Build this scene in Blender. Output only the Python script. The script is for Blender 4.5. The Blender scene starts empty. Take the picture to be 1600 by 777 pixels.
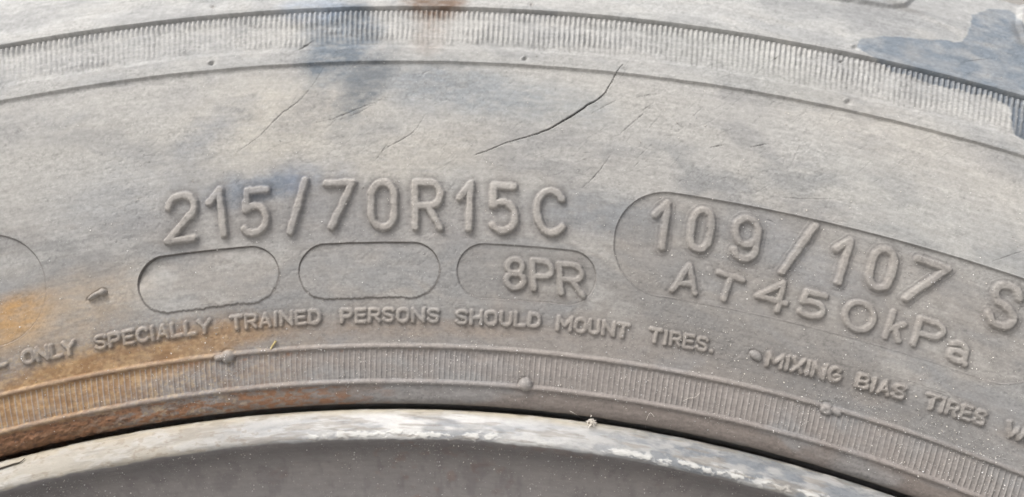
import bpy, math
import numpy as np

scene = bpy.context.scene
rng = np.random.default_rng(7)

# ------------------------------------------------------------------ camera
# Wheel frame (millimetres): X right, Y up from the hub, Z out of the sidewall.
# World (metres): X = X, Y = -Z, Z = Y + tyre radius.
TYRE_R = 341.0
F_PX = 1191.044                                   # focal length for a 1600 px wide frame
CAM = np.array([11.636, 193.948, 91.861])
ROT = np.array([-0.339567, 0.012651, 0.030467])

def rodrigues(w):
    t = np.linalg.norm(w); k = w / t
    K = np.array([[0, -k[2], k[1]], [k[2], 0, -k[0]], [-k[1], k[0], 0]])
    return np.eye(3) + np.sin(t) * K + (1 - np.cos(t)) * K @ K

RCAM = rodrigues(ROT) @ np.diag([1., -1, -1])       # wheel -> camera (x right, y down, z forward)

def to_world(P):
    P = np.asarray(P, float)
    return np.stack([P[..., 0], -P[..., 2], P[..., 1] + TYRE_R], -1) * 0.001

def dir_world(D):
    D = np.asarray(D, float)
    return np.stack([D[..., 0], -D[..., 2], D[..., 1]], -1)

import mathutils
cam_data = bpy.data.cameras.new("camera")
cam = bpy.data.objects.new("camera", cam_data)
scene.collection.objects.link(cam)
cx, cy, cz = dir_world(RCAM[0]), -dir_world(RCAM[1]), -dir_world(RCAM[2])
M = mathutils.Matrix([[cx[i], cy[i], cz[i], 0] for i in range(3)] + [[0, 0, 0, 1]])
M.translation = mathutils.Vector(to_world(CAM))
cam.matrix_world = M
cam_data.sensor_width = 36.0
cam_data.lens = F_PX / 1600 * 36.0
cam_data.clip_start = 0.002
cam_data.clip_end = 100.0
cam_data.dof.use_dof = True
cam_data.dof.focus_distance = 0.1015
cam_data.dof.aperture_fstop = 16.0
scene.camera = cam

# ------------------------------------------------------------------ light
SUN_EL, SUN_AZ = math.radians(44), math.radians(-142)   # azimuth: 0 = +Y, positive towards +X
sun_dir = mathutils.Vector((math.sin(SUN_AZ) * math.cos(SUN_EL), math.cos(SUN_AZ) * math.cos(SUN_EL), math.sin(SUN_EL)))
world = bpy.data.worlds.new("World"); scene.world = world
world.use_nodes = True
wn = world.node_tree.nodes; wl = world.node_tree.links
sky = wn.new("ShaderNodeTexSky"); sky.sky_type = 'NISHITA'; sky.sun_disc = False
sky.sun_elevation = SUN_EL; sky.sun_rotation = SUN_AZ
sky.dust_density = 4.0; sky.ozone_density = 1.0; sky.air_density = 1.0
hs = wn.new("ShaderNodeHueSaturation"); hs.inputs["Saturation"].default_value = 0.45
wl.new(sky.outputs[0], hs.inputs["Color"])
wl.new(hs.outputs[0], wn["Background"].inputs[0])
wn["Background"].inputs[1].default_value = 0.12
sun = bpy.data.lights.new("sun", 'SUN'); sun.energy = 1.5; sun.angle = math.radians(22); sun.color = (1.0, 0.98, 0.955)
sun_o = bpy.data.objects.new("sun", sun); scene.collection.objects.link(sun_o)
sun_o.rotation_euler = (-sun_dir).to_track_quat('-Z', 'Y').to_euler()
sun_o.location = (-0.6, -0.8, 1.4)
scene.view_settings.view_transform = 'Standard'
scene.view_settings.look = 'None'
scene.view_settings.gamma = 1.0
scene.view_settings.use_curve_mapping = False
scene.cycles.use_denoising = True
scene.view_settings.exposure = 1.13

# ------------------------------------------------------------------ helpers
def smooth(a, b, x):
    t = np.clip((x - a) / (b - a), 0, 1)
    return t * t * (3 - 2 * t)

def vnoise(x, y, seed):
    n = 256
    lat = np.random.default_rng(seed).random((n, n), dtype=np.float32)
    x = np.asarray(x, np.float32); y = np.asarray(y, np.float32)
    xi = np.floor(x).astype(np.int32); yi = np.floor(y).astype(np.int32)
    fx = x - xi; fy = y - yi
    fx = fx * fx * (3 - 2 * fx); fy = fy * fy * (3 - 2 * fy)
    a = lat[xi % n, yi % n]; b = lat[(xi + 1) % n, yi % n]
    c = lat[xi % n, (yi + 1) % n]; d = lat[(xi + 1) % n, (yi + 1) % n]
    return (a * (1 - fx) + b * fx) * (1 - fy) + (c * (1 - fx) + d * fx) * fy

def fbm(x, y, seed, octaves=4):
    s = 0; w = 0; a = 1.0
    for o in range(octaves):
        s = s + a * vnoise(x * 2 ** o + 17.3 * o, y * 2 ** o + 5.1 * o, seed + o); w += a; a *= 0.55
    return s / w

def catmull(pts, n=8, closed=False):
    P = np.array(pts, float)
    if closed:
        Q = np.vstack([P[-1], P, P[0], P[1]])
    else:
        Q = np.vstack([2 * P[0] - P[1], P, 2 * P[-1] - P[-2]])
    out = []
    for i in range(1, len(Q) - 2):
        p0, p1, p2, p3 = Q[i - 1:i + 3]
        for t in np.linspace(0, 1, n, endpoint=False):
            out.append(0.5 * ((2 * p1) + (-p0 + p2) * t + (2 * p0 - 5 * p1 + 4 * p2 - p3) * t * t + (-p0 + 3 * p1 - 3 * p2 + p3) * t ** 3))
    out.append(Q[-2])
    return np.array(out)

def polydist(X, Y, poly, want_param=False):
    best = np.full(X.shape, 1e9); par = np.zeros(X.shape); L = 0.0
    for (ax, ay), (bx, by) in zip(poly[:-1], poly[1:]):
        dx, dy = bx - ax, by - ay; l2 = dx * dx + dy * dy + 1e-12
        t = np.clip(((X - ax) * dx + (Y - ay) * dy) / l2, 0, 1)
        d = np.hypot(X - ax - t * dx, Y - ay - t * dy)
        if want_param:
            m = d < best; par[m] = (L + t * math.sqrt(l2))[m]
        best = np.minimum(best, d); L += math.sqrt(l2)
    return (best, par / L) if want_param else best

# ------------------------------------------------------------------ tyre profile (r, z) in mm, from inside the rim gap outwards
PROF = catmull([(206.9, -33), (208.0, -28), (209.2, -24), (209.25, -20.8), (209.0, -18.7), (208.85, -17.75), (209.0, -17.1), (209.6, -16.6), (210.6, -16.2), (211.64, -15.95),
                (214.0, -15.35), (216.53, -14.9), (221, -13.75), (230, -11.2), (240, -8.55), (250, -6.2), (257, -5.1),
                (261.5, -4.85), (266, -5.05), (272, -5.7), (280, -7.4), (290, -10.6), (300, -15.2), (310, -21.5), (318, -28.5),
                (325, -37), (331, -48), (335, -60), (338.5, -75), (340.4, -95), (341, -112)], 10)
PT = np.concatenate([[0], np.cumsum(np.hypot(*np.diff(PROF, axis=0).T))])
_k = int(np.argmin(np.hypot(PROF[:, 0] - 211.64, PROF[:, 1] + 15.95))); T4 = PT[_k]
PT = PT - T4                                     # t = 0 on the lower moulded line, grows outwards
def prof_rz(t):
    return np.interp(t, PT, PROF[:, 0]), np.interp(t, PT, PROF[:, 1])
def r_to_t(r):
    return np.interp(r, PROF[_k:, 0], PT[_k:])
T1, T2, T3 = r_to_t(266.0), r_to_t(256.96), r_to_t(216.53)
RREF = 236.0

def surf_pos(th, t, h=0.0):
    r, z = prof_rz(t)
    e = 0.02
    r1, z1 = prof_rz(t - e); r2, z2 = prof_rz(t + e)
    dr, dz = r2 - r1, z2 - z1; n = np.hypot(dr, dz) + 1e-12
    nr, nz = -dz / n, dr / n                      # outward normal in (r, z)
    rr = r + h * nr; zz = z + h * nz
    return np.stack([rr * np.sin(th), rr * np.cos(th), zz], -1)

def project(P):
    q = (P - CAM) @ RCAM.T
    return np.stack([800 + F_PX * q[..., 0] / q[..., 2], 388.5 + F_PX * q[..., 1] / q[..., 2]], -1)

def locate(px, py):
    """point on the sidewall (theta, t) that was measured at a place in the photograph"""
    th, t = (px - 660) / 11.0 / RREF, (560 - py) / 10.0
    for _ in range(40):
        f0 = project(surf_pos(th, t)); e = np.array([px, py]) - f0
        a = (project(surf_pos(th + 1e-4, t)) - f0) / 1e-4
        b = (project(surf_pos(th, t + 1e-2)) - f0) / 1e-2
        J = np.array([[a[0], b[0]], [a[1], b[1]]])
        d = np.linalg.solve(J, e)
        th += float(np.clip(d[0], -.1, .1)); t += float(np.clip(d[1], -10, 10))
        t = min(max(t, -8.0), 80.0)
    return th, t

# ------------------------------------------------------------------ fine relief grid of the visible sector
TH0, TH1 = -0.355, 0.475
nu = 1720
th_ax = np.linspace(TH0, TH1, nu)
def axis(segs):
    out = []
    for a, b, s in segs:
        out.append(np.arange(a, b, s))
    return np.concatenate(out)
TMAX = float(r_to_t(286.0))
t_ax = axis([(-10.0, -4, .2), (-4, 0, .11), (0, 12.5, .085), (12.5, 36, .105), (36, T2 - 1, .13), (T2 - 1, T1 + 1, .10), (T1 + 1, TMAX, .16)])
nt = len(t_ax)
TH, T = np.meshgrid(th_ax, t_ax, indexing='ij')
U = TH * RREF                                     # mm along the circumference
H = np.zeros_like(T)
ID = np.zeros(T.shape, np.int32)                  # which part each grid vertex belongs to
parts = {}                                        # id -> (name, parent id, label)
def new_part(name, parent, label=None):
    i = len(parts) + 1; parts[i] = (name, parent, label); return i
P_SIDE = new_part("sidewall", None)
P_UPPER = new_part("upper_sidewall", None)
P_BAND_U = new_part("serrated_band", None, "worn serrated band above the size marking")
P_STRIP = new_part("smooth_band", None)
P_BAND_L = new_part("serrated_band", None, "finely ribbed band next to the rim")
P_LINE_U = new_part("moulded_line", None)
P_LINE_L = new_part("moulded_line", None)
P_BEAD = new_part("bead", None)
ID[:] = P_SIDE
ID[T > T2] = P_STRIP
ID[T > T1 - 6.6] = P_BAND_U
ID[T > T1] = P_UPPER
ID[T < T3] = P_BAND_L
ID[T < 0] = P_BEAD
ID[np.abs(T - T3) < 0.36] = P_LINE_U
ID[np.abs(T) < 0.36] = P_LINE_L

# long wave unevenness of the moulding
H += 0.14 * (fbm(U / 9, T / 6, 11, 3) - .5) * smooth(-3, 1, T)
wob = 0.12 * (fbm(U / 5, T * 0 + 3, 12, 3) - .5)
# upper steps
jag = 0.10 * (fbm(U / 1.3, T / 50, 14, 3) - .5)
H += 0.34 * smooth(T2 - .09 + jag * .6 + wob * .6, T2 + .10 + jag * .6 + wob * .6, T)
wearU = smooth(.32, .54, fbm(U / 14 + 3, T / 4, 21, 3))
band_u = smooth(T1 - 6.9, T1 - 6.2, T + wob * 3) * (1 - smooth(T1 - .12, T1 + .05, T + jag))
H -= 0.12 * band_u
H += 0.55 * smooth(T1 - .06 + jag, T1 + .16 + jag, T)
H -= 0.35 * smooth(T1 + .3, T1 + 3.5, T)          # the ledge above rolls back
# upper serrations: rounded ribs
pitch_u = 7.95 / 10.55
nrib_u = 2 * math.pi * 261.5 / pitch_u
ph_u = TH * 261.5 / pitch_u + 0.10 * (fbm(U / 1.1, T / 1.4, 31, 2) - .5) + 0.03 * (T - T1)
saw = np.abs((ph_u % 1.0) - .5) * 2                # 0 at rib crest
rib_u = smooth(1.0, .15, saw)
amp_u = .30 * (1 - .78 * wearU * smooth(T1 - .9, T1 - 2.2, T)) * (.55 + .9 * fbm(U / 2.2, T / 5, 35, 3))
ends_u = smooth(T1 - 6.9 + .9 * vnoise(ph_u, T * 0, 33), T1 - 5.4 + .9 * vnoise(ph_u, T * 0, 33), T) * (1 - smooth(T1 - .35, T1 - .08, T))
H += amp_u * rib_u * ends_u * (0.75 + .5 * fbm(U / .8, T / .9, 34, 2))
# lower lines and serrations: thin sharp ridges
ln = lambda c, w: np.exp(-((T - c + .35 * wob * .5) / w) ** 4)
H += 0.42 * ln(T3, .33) * (.85 + .3 * fbm(U / 2, T, 36, 2)) + 0.42 * ln(0.0, .34) * (.85 + .3 * fbm(U / 2, T, 37, 2))
pitch_l = 8.17 / 10.9
ph_l = TH * 214.0 / pitch_l + .05 * (fbm(U / 1.5, T / 2, 41, 2) - .5)
fl = ph_l % 1.0
rid = np.where(fl < .72, fl / .72 * .18, .18 * (1 - fl) / .28) + np.exp(-((fl - .78) / .12) ** 2) * .82
in_l = smooth(.32, .55, T) * (1 - smooth(T3 - .55, T3 - .32, T))
H += .135 * rid * in_l * (.25 + 1.3 * fbm(U / 3, T / 1.2, 42, 3) - .40 * smooth(.48, .66, fbm(U / 7, T / 2.5, 43, 3)))

# every serration rib is a piece of its own
for band, ph, tt0, tt1 in ((P_BAND_U, ph_u, T1 - 6.0, T1 - .15), (P_BAND_L, ph_l, .42, T3 - .42)):
    k = np.floor(ph + (.5 if band == P_BAND_L else .0)).astype(int)
    f = ph - np.floor(ph)
    if band == P_BAND_U:
        m = (ID == band) & (saw < .62) & (T > tt0) & (T < tt1)
    else:
        k = np.floor(ph).astype(int); m = (ID == band) & (fl > .58) & (fl < .98) & (T > tt0) & (T < tt1)
    k_lo = int(k.min()); table = np.zeros(int(k.max()) - k_lo + 1, np.int32)
    for kk in range(k_lo, k_lo + len(table)):
        th_mid = (kk + .5) * (pitch_u / 261.5 if band == P_BAND_U else pitch_l / 214.0)
        r_mid, z_mid = (261.5, -4.9) if band == P_BAND_U else (214, -15.3)
        px = project(np.array([r_mid * math.sin(th_mid), r_mid * math.cos(th_mid), z_mid]))
        if -12 < px[0] < 1612 and px[1] < 800:
            table[kk - k_lo] = new_part("serration_rib", band)
    got = table[k - k_lo]
    ID = np.where(m & (got > 0), got, ID)

def window(th, t, half_u, half_t):
    i0, i1 = np.searchsorted(th_ax, [th - half_u / RREF * 1.12, th + half_u / RREF * 1.12])
    j0, j1 = np.searchsorted(t_ax, [t - half_t, t + half_t])
    return slice(max(i0, 0), max(i1, 0)), slice(max(j0, 0), max(j1, 0))

# ------------------------------------------------------------------ stroke glyphs (centre lines in a unit box)
def arc(cx_, cy_, rx, ry, a0, a1, n=14):
    a = np.radians(np.linspace(a0, a1, n))
    return np.stack([cx_ + rx * np.cos(a), cy_ + ry * np.sin(a)], 1)
def J(*a):
    return np.vstack([np.atleast_2d(np.array(x, float)) for x in a])
G = {}
G['0'] = [J(arc(.5, .68, .5, .32, 0, 180), arc(.5, .32, .5, .32, 180, 360), (1, .68))]
G['O'] = [J(arc(.5, .66, .5, .34, 0, 180), arc(.5, .34, .5, .34, 180, 360), (1, .66))]
G['o'] = [arc(.5, .5, .5, .5, 0, 360, 28)]
G['1'] = [J((0, .70), (.9, 1), (.9, 0))]
G['2'] = [J(arc(.5, .71, .5, .29, 170, -25), (0, 0), (1, 0))]
G['5'] = [J((.93, 1), (.12, 1), (.08, .56)), J((.08, .56), arc(.46, .32, .54, .32, 118, -140, 20))]
G['7'] = [J((0, 1), (1, 1), (.22, 0))]
G['/'] = [J((0, 0), (1, 1))]
G['R'] = [J((0, 0), (0, 1), (.6, 1), arc(.6, .74, .4, .26, 90, -90), (0, .48)), J((.5, .48), (1, 0))]
G['C'] = [arc(.56, .5, .56, .5, 42, 318, 24)]
G['8'] = [arc(.5, .74, .43, .26, 0, 360, 24), arc(.5, .26, .5, .26, 0, 360, 24)]
G['P'] = [J((0, 0), (0, 1), (.6, 1), arc(.6, .73, .4, .27, 90, -90), (0, .46))]
G['9'] = [arc(.5, .67, .5, .33, 0, 360, 26), J((1, .67), (1, .36), arc(.5, .3, .5, .3, 0, -150, 14))]
G['S'] = [catmull([(.97, .80), (.78, .97), (.45, 1), (.12, .92), (.03, .73), (.2, .57), (.5, .5), (.82, .41), (.98, .25), (.85, .07), (.5, 0), (.2, .03), (.0, .2)], 4)]
G['A'] = [J((0, 0), (.5, 1), (1, 0)), J((.2, .3), (.8, .3))]
G['T'] = [J((0, 1), (1, 1)), J((.5, 1), (.5, 0))]
G['4'] = [J((.78, 0), (.78, 1), (0, .32), (1, .32))]
G['k'] = [J((0, 0), (0, 1)), J((.95, .66), (.12, .33)), J((.4, .45), (1, 0))]
G['a'] = [J((.1, .88), arc(.5, .72, .42, .28, 135, 0, 8), (.92, .08), (1, 0)), arc(.48, .3, .46, .28, 0, 360, 18)]
G['N'] = [J((0, 0), (0, 1), (1, 0), (1, 1))]
G['L'] = [J((0, 1), (0, 0), (1, 0))]
G['Y'] = [J((0, 1), (.5, .48), (1, 1)), J((.5, .48), (.5, 0))]
G['E'] = [J((1, 1), (0, 1), (0, 0), (1, 0)), J((0, .52), (.85, .52))]
G['I'] = [J((.5, 0), (.5, 1))]
G['D'] = [J((0, 0), (0, 1), (.5, 1), arc(.5, .5, .5, .5, 90, -90), (0, 0))]
G['H'] = [J((0, 0), (0, 1)), J((1, 0), (1, 1)), J((0, .5), (1, .5))]
G['U'] = [J((0, 1), arc(.5, .34, .5, .34, 180, 360), (1, 1))]
G['M'] = [J((0, 0), (0, 1), (.5, .35), (1, 1), (1, 0))]
G['X'] = [J((0, 0), (1, 1)), J((0, 1), (1, 0))]
G['G'] = [J(arc(.55, .5, .55, .5, 45, 345, 22), (1, .45), (.6, .45))]
G['B'] = [J((0, 0), (0, 1), (.55, 1), arc(.55, .75, .38, .25, 90, -90), (0, .5)), J((.5, .5), arc(.55, .25, .45, .25, 90, -90), (0, 0))]
G['W'] = [J((0, 1), (.25, 0), (.5, .7), (.75, 0), (1, 1))]
G['s'] = [catmull([(1, .85), (.82, .97), (.5, 1), (.15, .95), (.02, .77), (.15, .60), (.5, .5), (.85, .40), (.98, .23), (.85, .05), (.5, 0), (.18, .03), (0, .15)], 4)]
G['.'] = [J((.4, .02), (.6, .02))]
NAMES = {'0': 'raised_digit', '1': 'raised_digit', '2': 'raised_digit', '5': 'raised_digit', '7': 'raised_digit', '8': 'raised_digit',
         '9': 'raised_digit', '4': 'raised_digit', 'o': 'raised_digit', '/': 'raised_slash', '.': 'raised_full_stop', 's': 'raised_letter'}
DIRT = np.zeros_like(T)                            # grime packed round raised characters and plate joints
LETTER = np.zeros_like(T)                          # 1 on raised characters, used for dust colour

def emboss(ch, th0, t0, A, off, width, height, soft, label=None, halo=0.0):
    """A maps the unit box to local millimetres (tangent, radial) round (th0, t0)"""
    r0 = float(prof_rz(t0)[0])
    strokes = [s @ A.T + off for s in G[ch]]
    allp = np.vstack(strokes); hu = np.abs(allp[:, 0]).max() + width + 1.2; ht = np.abs(allp[:, 1]).max() + width + 1.2
    iu, it = window(th0, t0, hu, ht)
    if iu.stop <= iu.start or it.stop <= it.start: return
    X = (TH[iu, it] - th0) * r0; Y = T[iu, it] - t0
    wx = .10 * width * (fbm(X * 1.1 + t0, Y * 1.1 + th0 * 90, 51, 2) - .5) * 2
    wy = .10 * width * (fbm(X * 1.1 + 9, Y * 1.1 + th0 * 70, 52, 2) - .5) * 2
    d = np.full(X.shape, 1e9)
    for s in strokes:
        d = np.minimum(d, polydist(X + wx, Y + wy, s))
    d = d + .05 * width * (fbm(X * 3.3, Y * 3.3 + th0 * 50, 53, 2) - .5) * 2
    prof = smooth(width / 2 + soft, width / 2 - soft, d)
    top = 1 - .14 * smooth(0, width / 2, d) ** 2
    var = .8 + .4 * fbm(X * .35 + th0 * 40, Y * .35, 54, 2)
    h = height * .88 * prof * top * var
    if halo:
        h = h + halo * smooth(width / 2 + .62, width / 2 + .50, d)
    H[iu, it] = np.maximum(H[iu, it] + h, H[iu, it])
    LETTER[iu, it] = np.maximum(LETTER[iu, it], prof)
    DIRT[iu, it] = np.maximum(DIRT[iu, it], .42 * smooth(width / 2 + 1.3 * min(width, 1), width / 2 - .05, d) * (1 - prof) * (.45 + 1.1 * fbm(X * .8 + th0 * 60, Y * .8, 55, 3)))
    pid = new_part(NAMES.get(ch, 'raised_letter'), P_SIDE, label)
    ids = ID[iu, it]; ids[d < width / 2 + soft * .55] = pid

def place(ch, bl, br, tl, width, height, soft, **kw):
    th0, t0 = locate(*bl); r0 = float(prof_rz(t0)[0])
    th1, t1 = locate(*br); th2, t2 = locate(*tl)
    ex = np.array([(th1 - th0) * r0, t1 - t0]); ey = np.array([(th2 - th0) * r0, t2 - t0])
    c = (ex + ey) / 2
    thc, tc = th0 + c[0] / r0, t0 + c[1]
    emboss(ch, thc, tc, np.stack([ex, ey], 1), -c, width, height, soft, **kw)

# ------------------------------------------------------------------ moulding plates (pill shaped plugs)
PANEL = np.zeros_like(T)
def plate(corner_px, label, tilt_top, tilt_bot, lip, rough, dark_left=0.0, joint=.5, inner=0.0):
    """corner_px: left-centre, right-centre, and top-centre, bottom-centre of the pill"""
    l, r, tp, bt = [locate(*c) for c in corner_px]
    tc = (tp[1] + bt[1]) / 2; thc = (l[0] + r[0]) / 2; r0 = float(prof_rz(tc)[0])
    hw = (r[0] - l[0]) * r0 / 2; hh = (tp[1] - bt[1]) / 2
    iu, it = window(thc, tc, hw + 2.5, hh + 2.5)
    X = (TH[iu, it] - thc) * r0; Y = T[iu, it] - tc
    rad = hh * .98
    q = np.hypot(np.maximum(np.abs(X) - (hw - rad), 0), np.maximum(np.abs(Y) - (hh - rad), 0)) - rad
    q = np.where((np.abs(X) < hw - rad), np.abs(Y) - hh, q)
    ang = np.arctan2(Y, X)
    n1 = fbm(X * .55 + 40 + tc, Y * .55, 61, 4) - .5
    n2 = fbm(X * 1.9, Y * .5 + tc, 62, 3) - .5
    low = smooth(.2, -.6, Y / hh)
    n3 = np.floor(4 * fbm(X * .55 + 7 + tc, Y * 0 + tc, 65, 3)) / 4 - .4
    q = q + rough * (n1 * .5 + n2 * 1.3 * low + n3 * 1.1 * low)
    f = (Y / hh + 1) / 2
    depth = tilt_bot * (1 - f) + tilt_top * f + dark_left * smooth(-.3, -1, X / hw) * smooth(-.1, .6, Y / hh)
    H[iu, it] += depth * smooth(.05, -.06, q) * (1 - .6 * smooth(0, -2.2, q) * 0)
    DIRT[iu, it] = np.maximum(DIRT[iu, it], joint * np.exp(-((q + .03) / .10) ** 2) * (.35 + 1.2 * fbm(X * .5, Y * .5 + tc, 64, 3)))
    H[iu, it] -= .10 * joint * np.exp(-((q + .06) / .07) ** 2)
    H[iu, it] += lip * np.exp(-((q) / .085) ** 2) * (.4 + 1.2 * fbm(X * .9, Y * .9, 63, 3))
    PANEL[iu, it] = np.maximum(PANEL[iu, it], inner * smooth(.05, -.1, q))
    pid = new_part("moulding_plate", P_SIDE, label)
    ids = ID[iu, it]; ids[(q < .05) & (ids == P_SIDE)] = pid
    return pid

plate([(-150, 505), (73, 452), (-45, 372), (-15, 545)], "rounded plate end stained ochre", -.20, -.16, .04, .06, joint=.55)
plate([(216, 447), (436, 426), (322, 392), (330, 481)], "blank pill-shaped plate with torn edge, left", -.26, .16, .10, .24, dark_left=-.34, joint=1.3)
plate([(467, 423), (687, 424), (577, 379), (577, 466)], "blank pill-shaped plate with torn edge, right", -.22, .18, .10, .24, joint=1.25)
plate([(714, 425), (931, 440), (823, 385), (822, 471)], "pill-shaped plate around the ply rating", -.18, -.06, .06, .12, joint=.6, inner=.35)
plate([(956, 402), (1652, 550), (1330, 357), (1262, 510)], "large pill-shaped plate around the load index", -.24, -.03, .09, .08, joint=.4, inner=.30)

# ------------------------------------------------------------------ size marking 215/70R15C
W1, H1, S1 = 1.10, .64, .19
big = dict(width=W1, height=H1, soft=S1)
def box(ch, x0, x1, ytop, ybot, slope, lean=0.0, **kw):
    """centre line box from a measured outline box in the photo; slope = dy/dx of baseline, lean = dx/dy"""
    s = 5.2 if kw.get('width', W1) > .9 else kw.get('width', W1) * 5.2
    x0 += s; x1 -= s; ytop += s; ybot -= s
    xm = (x0 + x1) / 2; w = x1 - x0; h = ybot - ytop
    hh = max(h - abs(slope) * w * .6, h * .75); d = (h - hh) / 2
    bl = (x0 + lean * 0, ybot - d - slope * w / 2); br = (x1, ybot - d + slope * w / 2)
    tl = (x0 + lean * -hh, ytop + d - slope * w / 2)
    k = dict(big); k.update(kw)
    place(ch, bl, br, tl, **k)
box('2', 258, 309, 299, 382, -.13, -.02)
place('1', (333, 366), (353, 366), (326, 297), **big)
box('5', 376, 422, 292, 371, -.08, -.03)
place('/', (455, 363), (478, 363), (454, 283), **big)
place('7', (510, 356), (551, 354), (510, 288), **big)
box('0', 575, 622, 281, 361, .0, .0)
box('R', 644, 693, 281, 361, .02, .0)
place('1', (718, 357), (735, 358), (720, 288), **big)
box('5', 763, 811, 286, 367, .06, .02)
box('C', 834, 885, 293, 371, .09, .02)
# ply rating 8PR
W2 = .84
mid = dict(width=W2, height=.48, soft=.16)
box('8', 787, 823, 401, 455, .06, .0, **mid)
box('P', 830, 868, 404, 458, .09, .05, **mid)
box('R', 873, 916, 409, 466, .11, .08, **mid)
# load index 109/107 S
idx = dict(width=1.06, height=.50, soft=.21, halo=.06)
place('1', (1019, 384), (1037, 388), (1027, 315), **idx)
place('0', (1076, 388), (1105, 394), (1086, 326), **idx)
place('9', (1143, 400), (1178, 409), (1152, 337), **idx)
place('/', (1223, 425), (1268, 425), (1228, 354), **idx)
place('1', (1294, 436), (1312, 442), (1313, 371), **idx)
place('0', (1354, 444), (1386, 455), (1370, 385), **idx)
place('7', (1406, 463), (1450, 479), (1436, 405), **idx)
place('S', (1541, 502), (1580, 516), (1558, 441), **idx)
# AT450kPa
ind = dict(width=.86, height=.42, soft=.17)
place('A', (1051, 453), (1086, 459), (1060, 412), **ind)
place('T', (1113, 462), (1150, 474), (1123, 426), **ind)
place('4', (1180, 476), (1224, 488), (1190, 434), **ind)
place('5', (1247, 490), (1283, 499), (1256, 455), **ind)
place('o', (1316, 508), (1359, 522), (1326, 467), **ind)
place('k', (1383, 526), (1404, 533), (1397, 488), **dict(ind, height=.30))
place('P', (1427, 538), (1464, 549), (1439, 498), **dict(ind, height=.42))
place('a', (1481, 560), (1507, 569), (1487, 533), **ind)

# ------------------------------------------------------------------ small warning line
WID = {'I': .12, 'M': 1.05, 'W': 1.2, '.': .12, 'N': .85, 'O': .8, 'T': .8, 'Y': .85, 'L': .68, 'E': .68, 'S': .72}
def word(txt, bl, br, cap, ghost=False, **kw):
    th0, t0 = locate(*bl); th1, t1 = locate(*br)
    gap = .36
    ws = [WID.get(c, .74) for c in txt]; tot = sum(ws) + gap * (len(txt) - 1)
    x = 0.0
    for c, w in zip(txt.replace('S', 's'), ws):
        f = (x + w / 2) / tot; x += w + gap
        thc = th0 + (th1 - th0) * f; tb = t0 + (t1 - t0) * f
        r0 = float(prof_rz(tb)[0]); wmm = w / tot * (th1 - th0) * r0
        A = np.diag([max(wmm, .05), cap]); off = np.array([-wmm / 2, -cap / 2])
        jit = rng.normal(0, .02, 2)
        emboss(c, thc + jit[0] / r0, tb + cap / 2 + jit[1], A, off, .54 if c in 'sEBRA' else .61, .36, .14)
        if ghost:                                     # double struck impression
            G_h = .16
            n_before = len(parts)
            emboss(c, thc + .25 / r0, tb + cap / 2 + .20, A, off, .54, G_h, .15)
CAP = 1.72
word("L", (-4, 573), (10, 570), CAP)
word("ONLY", (40, 568.5), (118, 552.5), CAP)
word("SPECIALLY", (152, 545.5), (330, 519), CAP)
word("TRAINED", (363, 514.5), (500, 504.5), CAP)
word("PERSONS", (535, 503.5), (684, 503), CAP)
word("SHOULD", (714, 505), (842, 511), CAP)
word("MOUNT", (872, 514.5), (980, 527.5), CAP)
word("TIRES.", (1015, 533.5), (1112, 550), CAP)
word("MIXING", (1197, 571), (1308, 596.5), CAP, ghost=True)
word("BIAS", (1337, 605), (1408, 624), CAP, ghost=True)
word("TIRES", (1445, 635.5), (1533, 664), CAP, ghost=True)
word("WITH", (1569, 679), (1660, 712), CAP, ghost=True)

# ------------------------------------------------------------------ vent nubs, stubs, pits and cracks
TOPS = np.zeros_like(T)
def bump(px, py, ru, rt, h, name=None, label=None, rotd=0.0, power=2.0, parent=P_SIDE):
    th, t = locate(px, py); r0 = float(prof_rz(t)[0])
    iu, it = window(th, t, 3 * max(ru, rt) + .5, 3 * max(ru, rt) + .5)
    X = (TH[iu, it] - th) * r0; Y = T[iu, it] - t
    c, s = math.cos(math.radians(rotd)), math.sin(math.radians(rotd))
    a, b = (X * c + Y * s) / ru, (-X * s + Y * c) / rt
    q = np.hypot(a, b) + .12 * (fbm(X * 1.7, Y * 1.7 + px, 71, 2) - .5)
    if power == 4:                                   # moulded dome sitting on the surface, with a faint moat
        H[iu, it] = np.maximum(H[iu, it] - .10 * np.exp(-((q - 1.12) / .16) ** 2), np.where(q < 1, h * np.sqrt(np.clip(1 - q * q, 0, 1)) + .04, -9))
        TOPS[iu, it] = np.maximum(TOPS[iu, it], smooth(1.1, .8, q))
    else:
        H[iu, it] += h * np.exp(-np.clip(q, 0, 9) ** power)
    if name:
        pid = new_part(name, parent, label); ids = ID[iu, it]; ids[q < 1.15] = pid
bump(357, 557, 1.02, .95, .85, "vent_nub", None, 0, 4, P_LINE_U)
bump(344, 559, .80, .45, .55, None, None, 10, 4)
bump(821, 601, .98, .95, .85, "vent_nub", None, 0, 4, P_LINE_L)
bump(1291, 639, .95, .85, .62, "vent_nub", None, 0, 4, P_LINE_U)
bump(1306, 644, .85, .45, .50, None, None, -20, 4)
bump(1289, 642, .35, .30, -.15, None, None, 0, 2)
bump(1181, 556, .90, .62, .45, "moulding_blob", None, -25, 4)
bump(150, 461, 1.25, .36, .55, "vent_stub", None, 22, 4)
bump(160, 457, .62, .50, .60, None, None, 0, 4)
bump(162, 467, .75, .55, -.22, None, None, 0, 2)
for px, py in ((335, 16), (830, 13)):
    bump(px, py, .42, .42, .25, "vent_nub", None, 0, 4, P_UPPER); bump(px, py, .18, .18, -.3)
for px, py, s in ((332, 101, .36), (820, 94, .30), (1333, 79, .50), (1324, 160, .55), (1313, 99, .22)):
    bump(px, py, s, s * .85, -.38, None, None, 30, 2); bump(px - 3, py - 2, s * .8, s * .6, .22, None, None, 30, 3)
CRACK = np.zeros_like(T)
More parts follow.
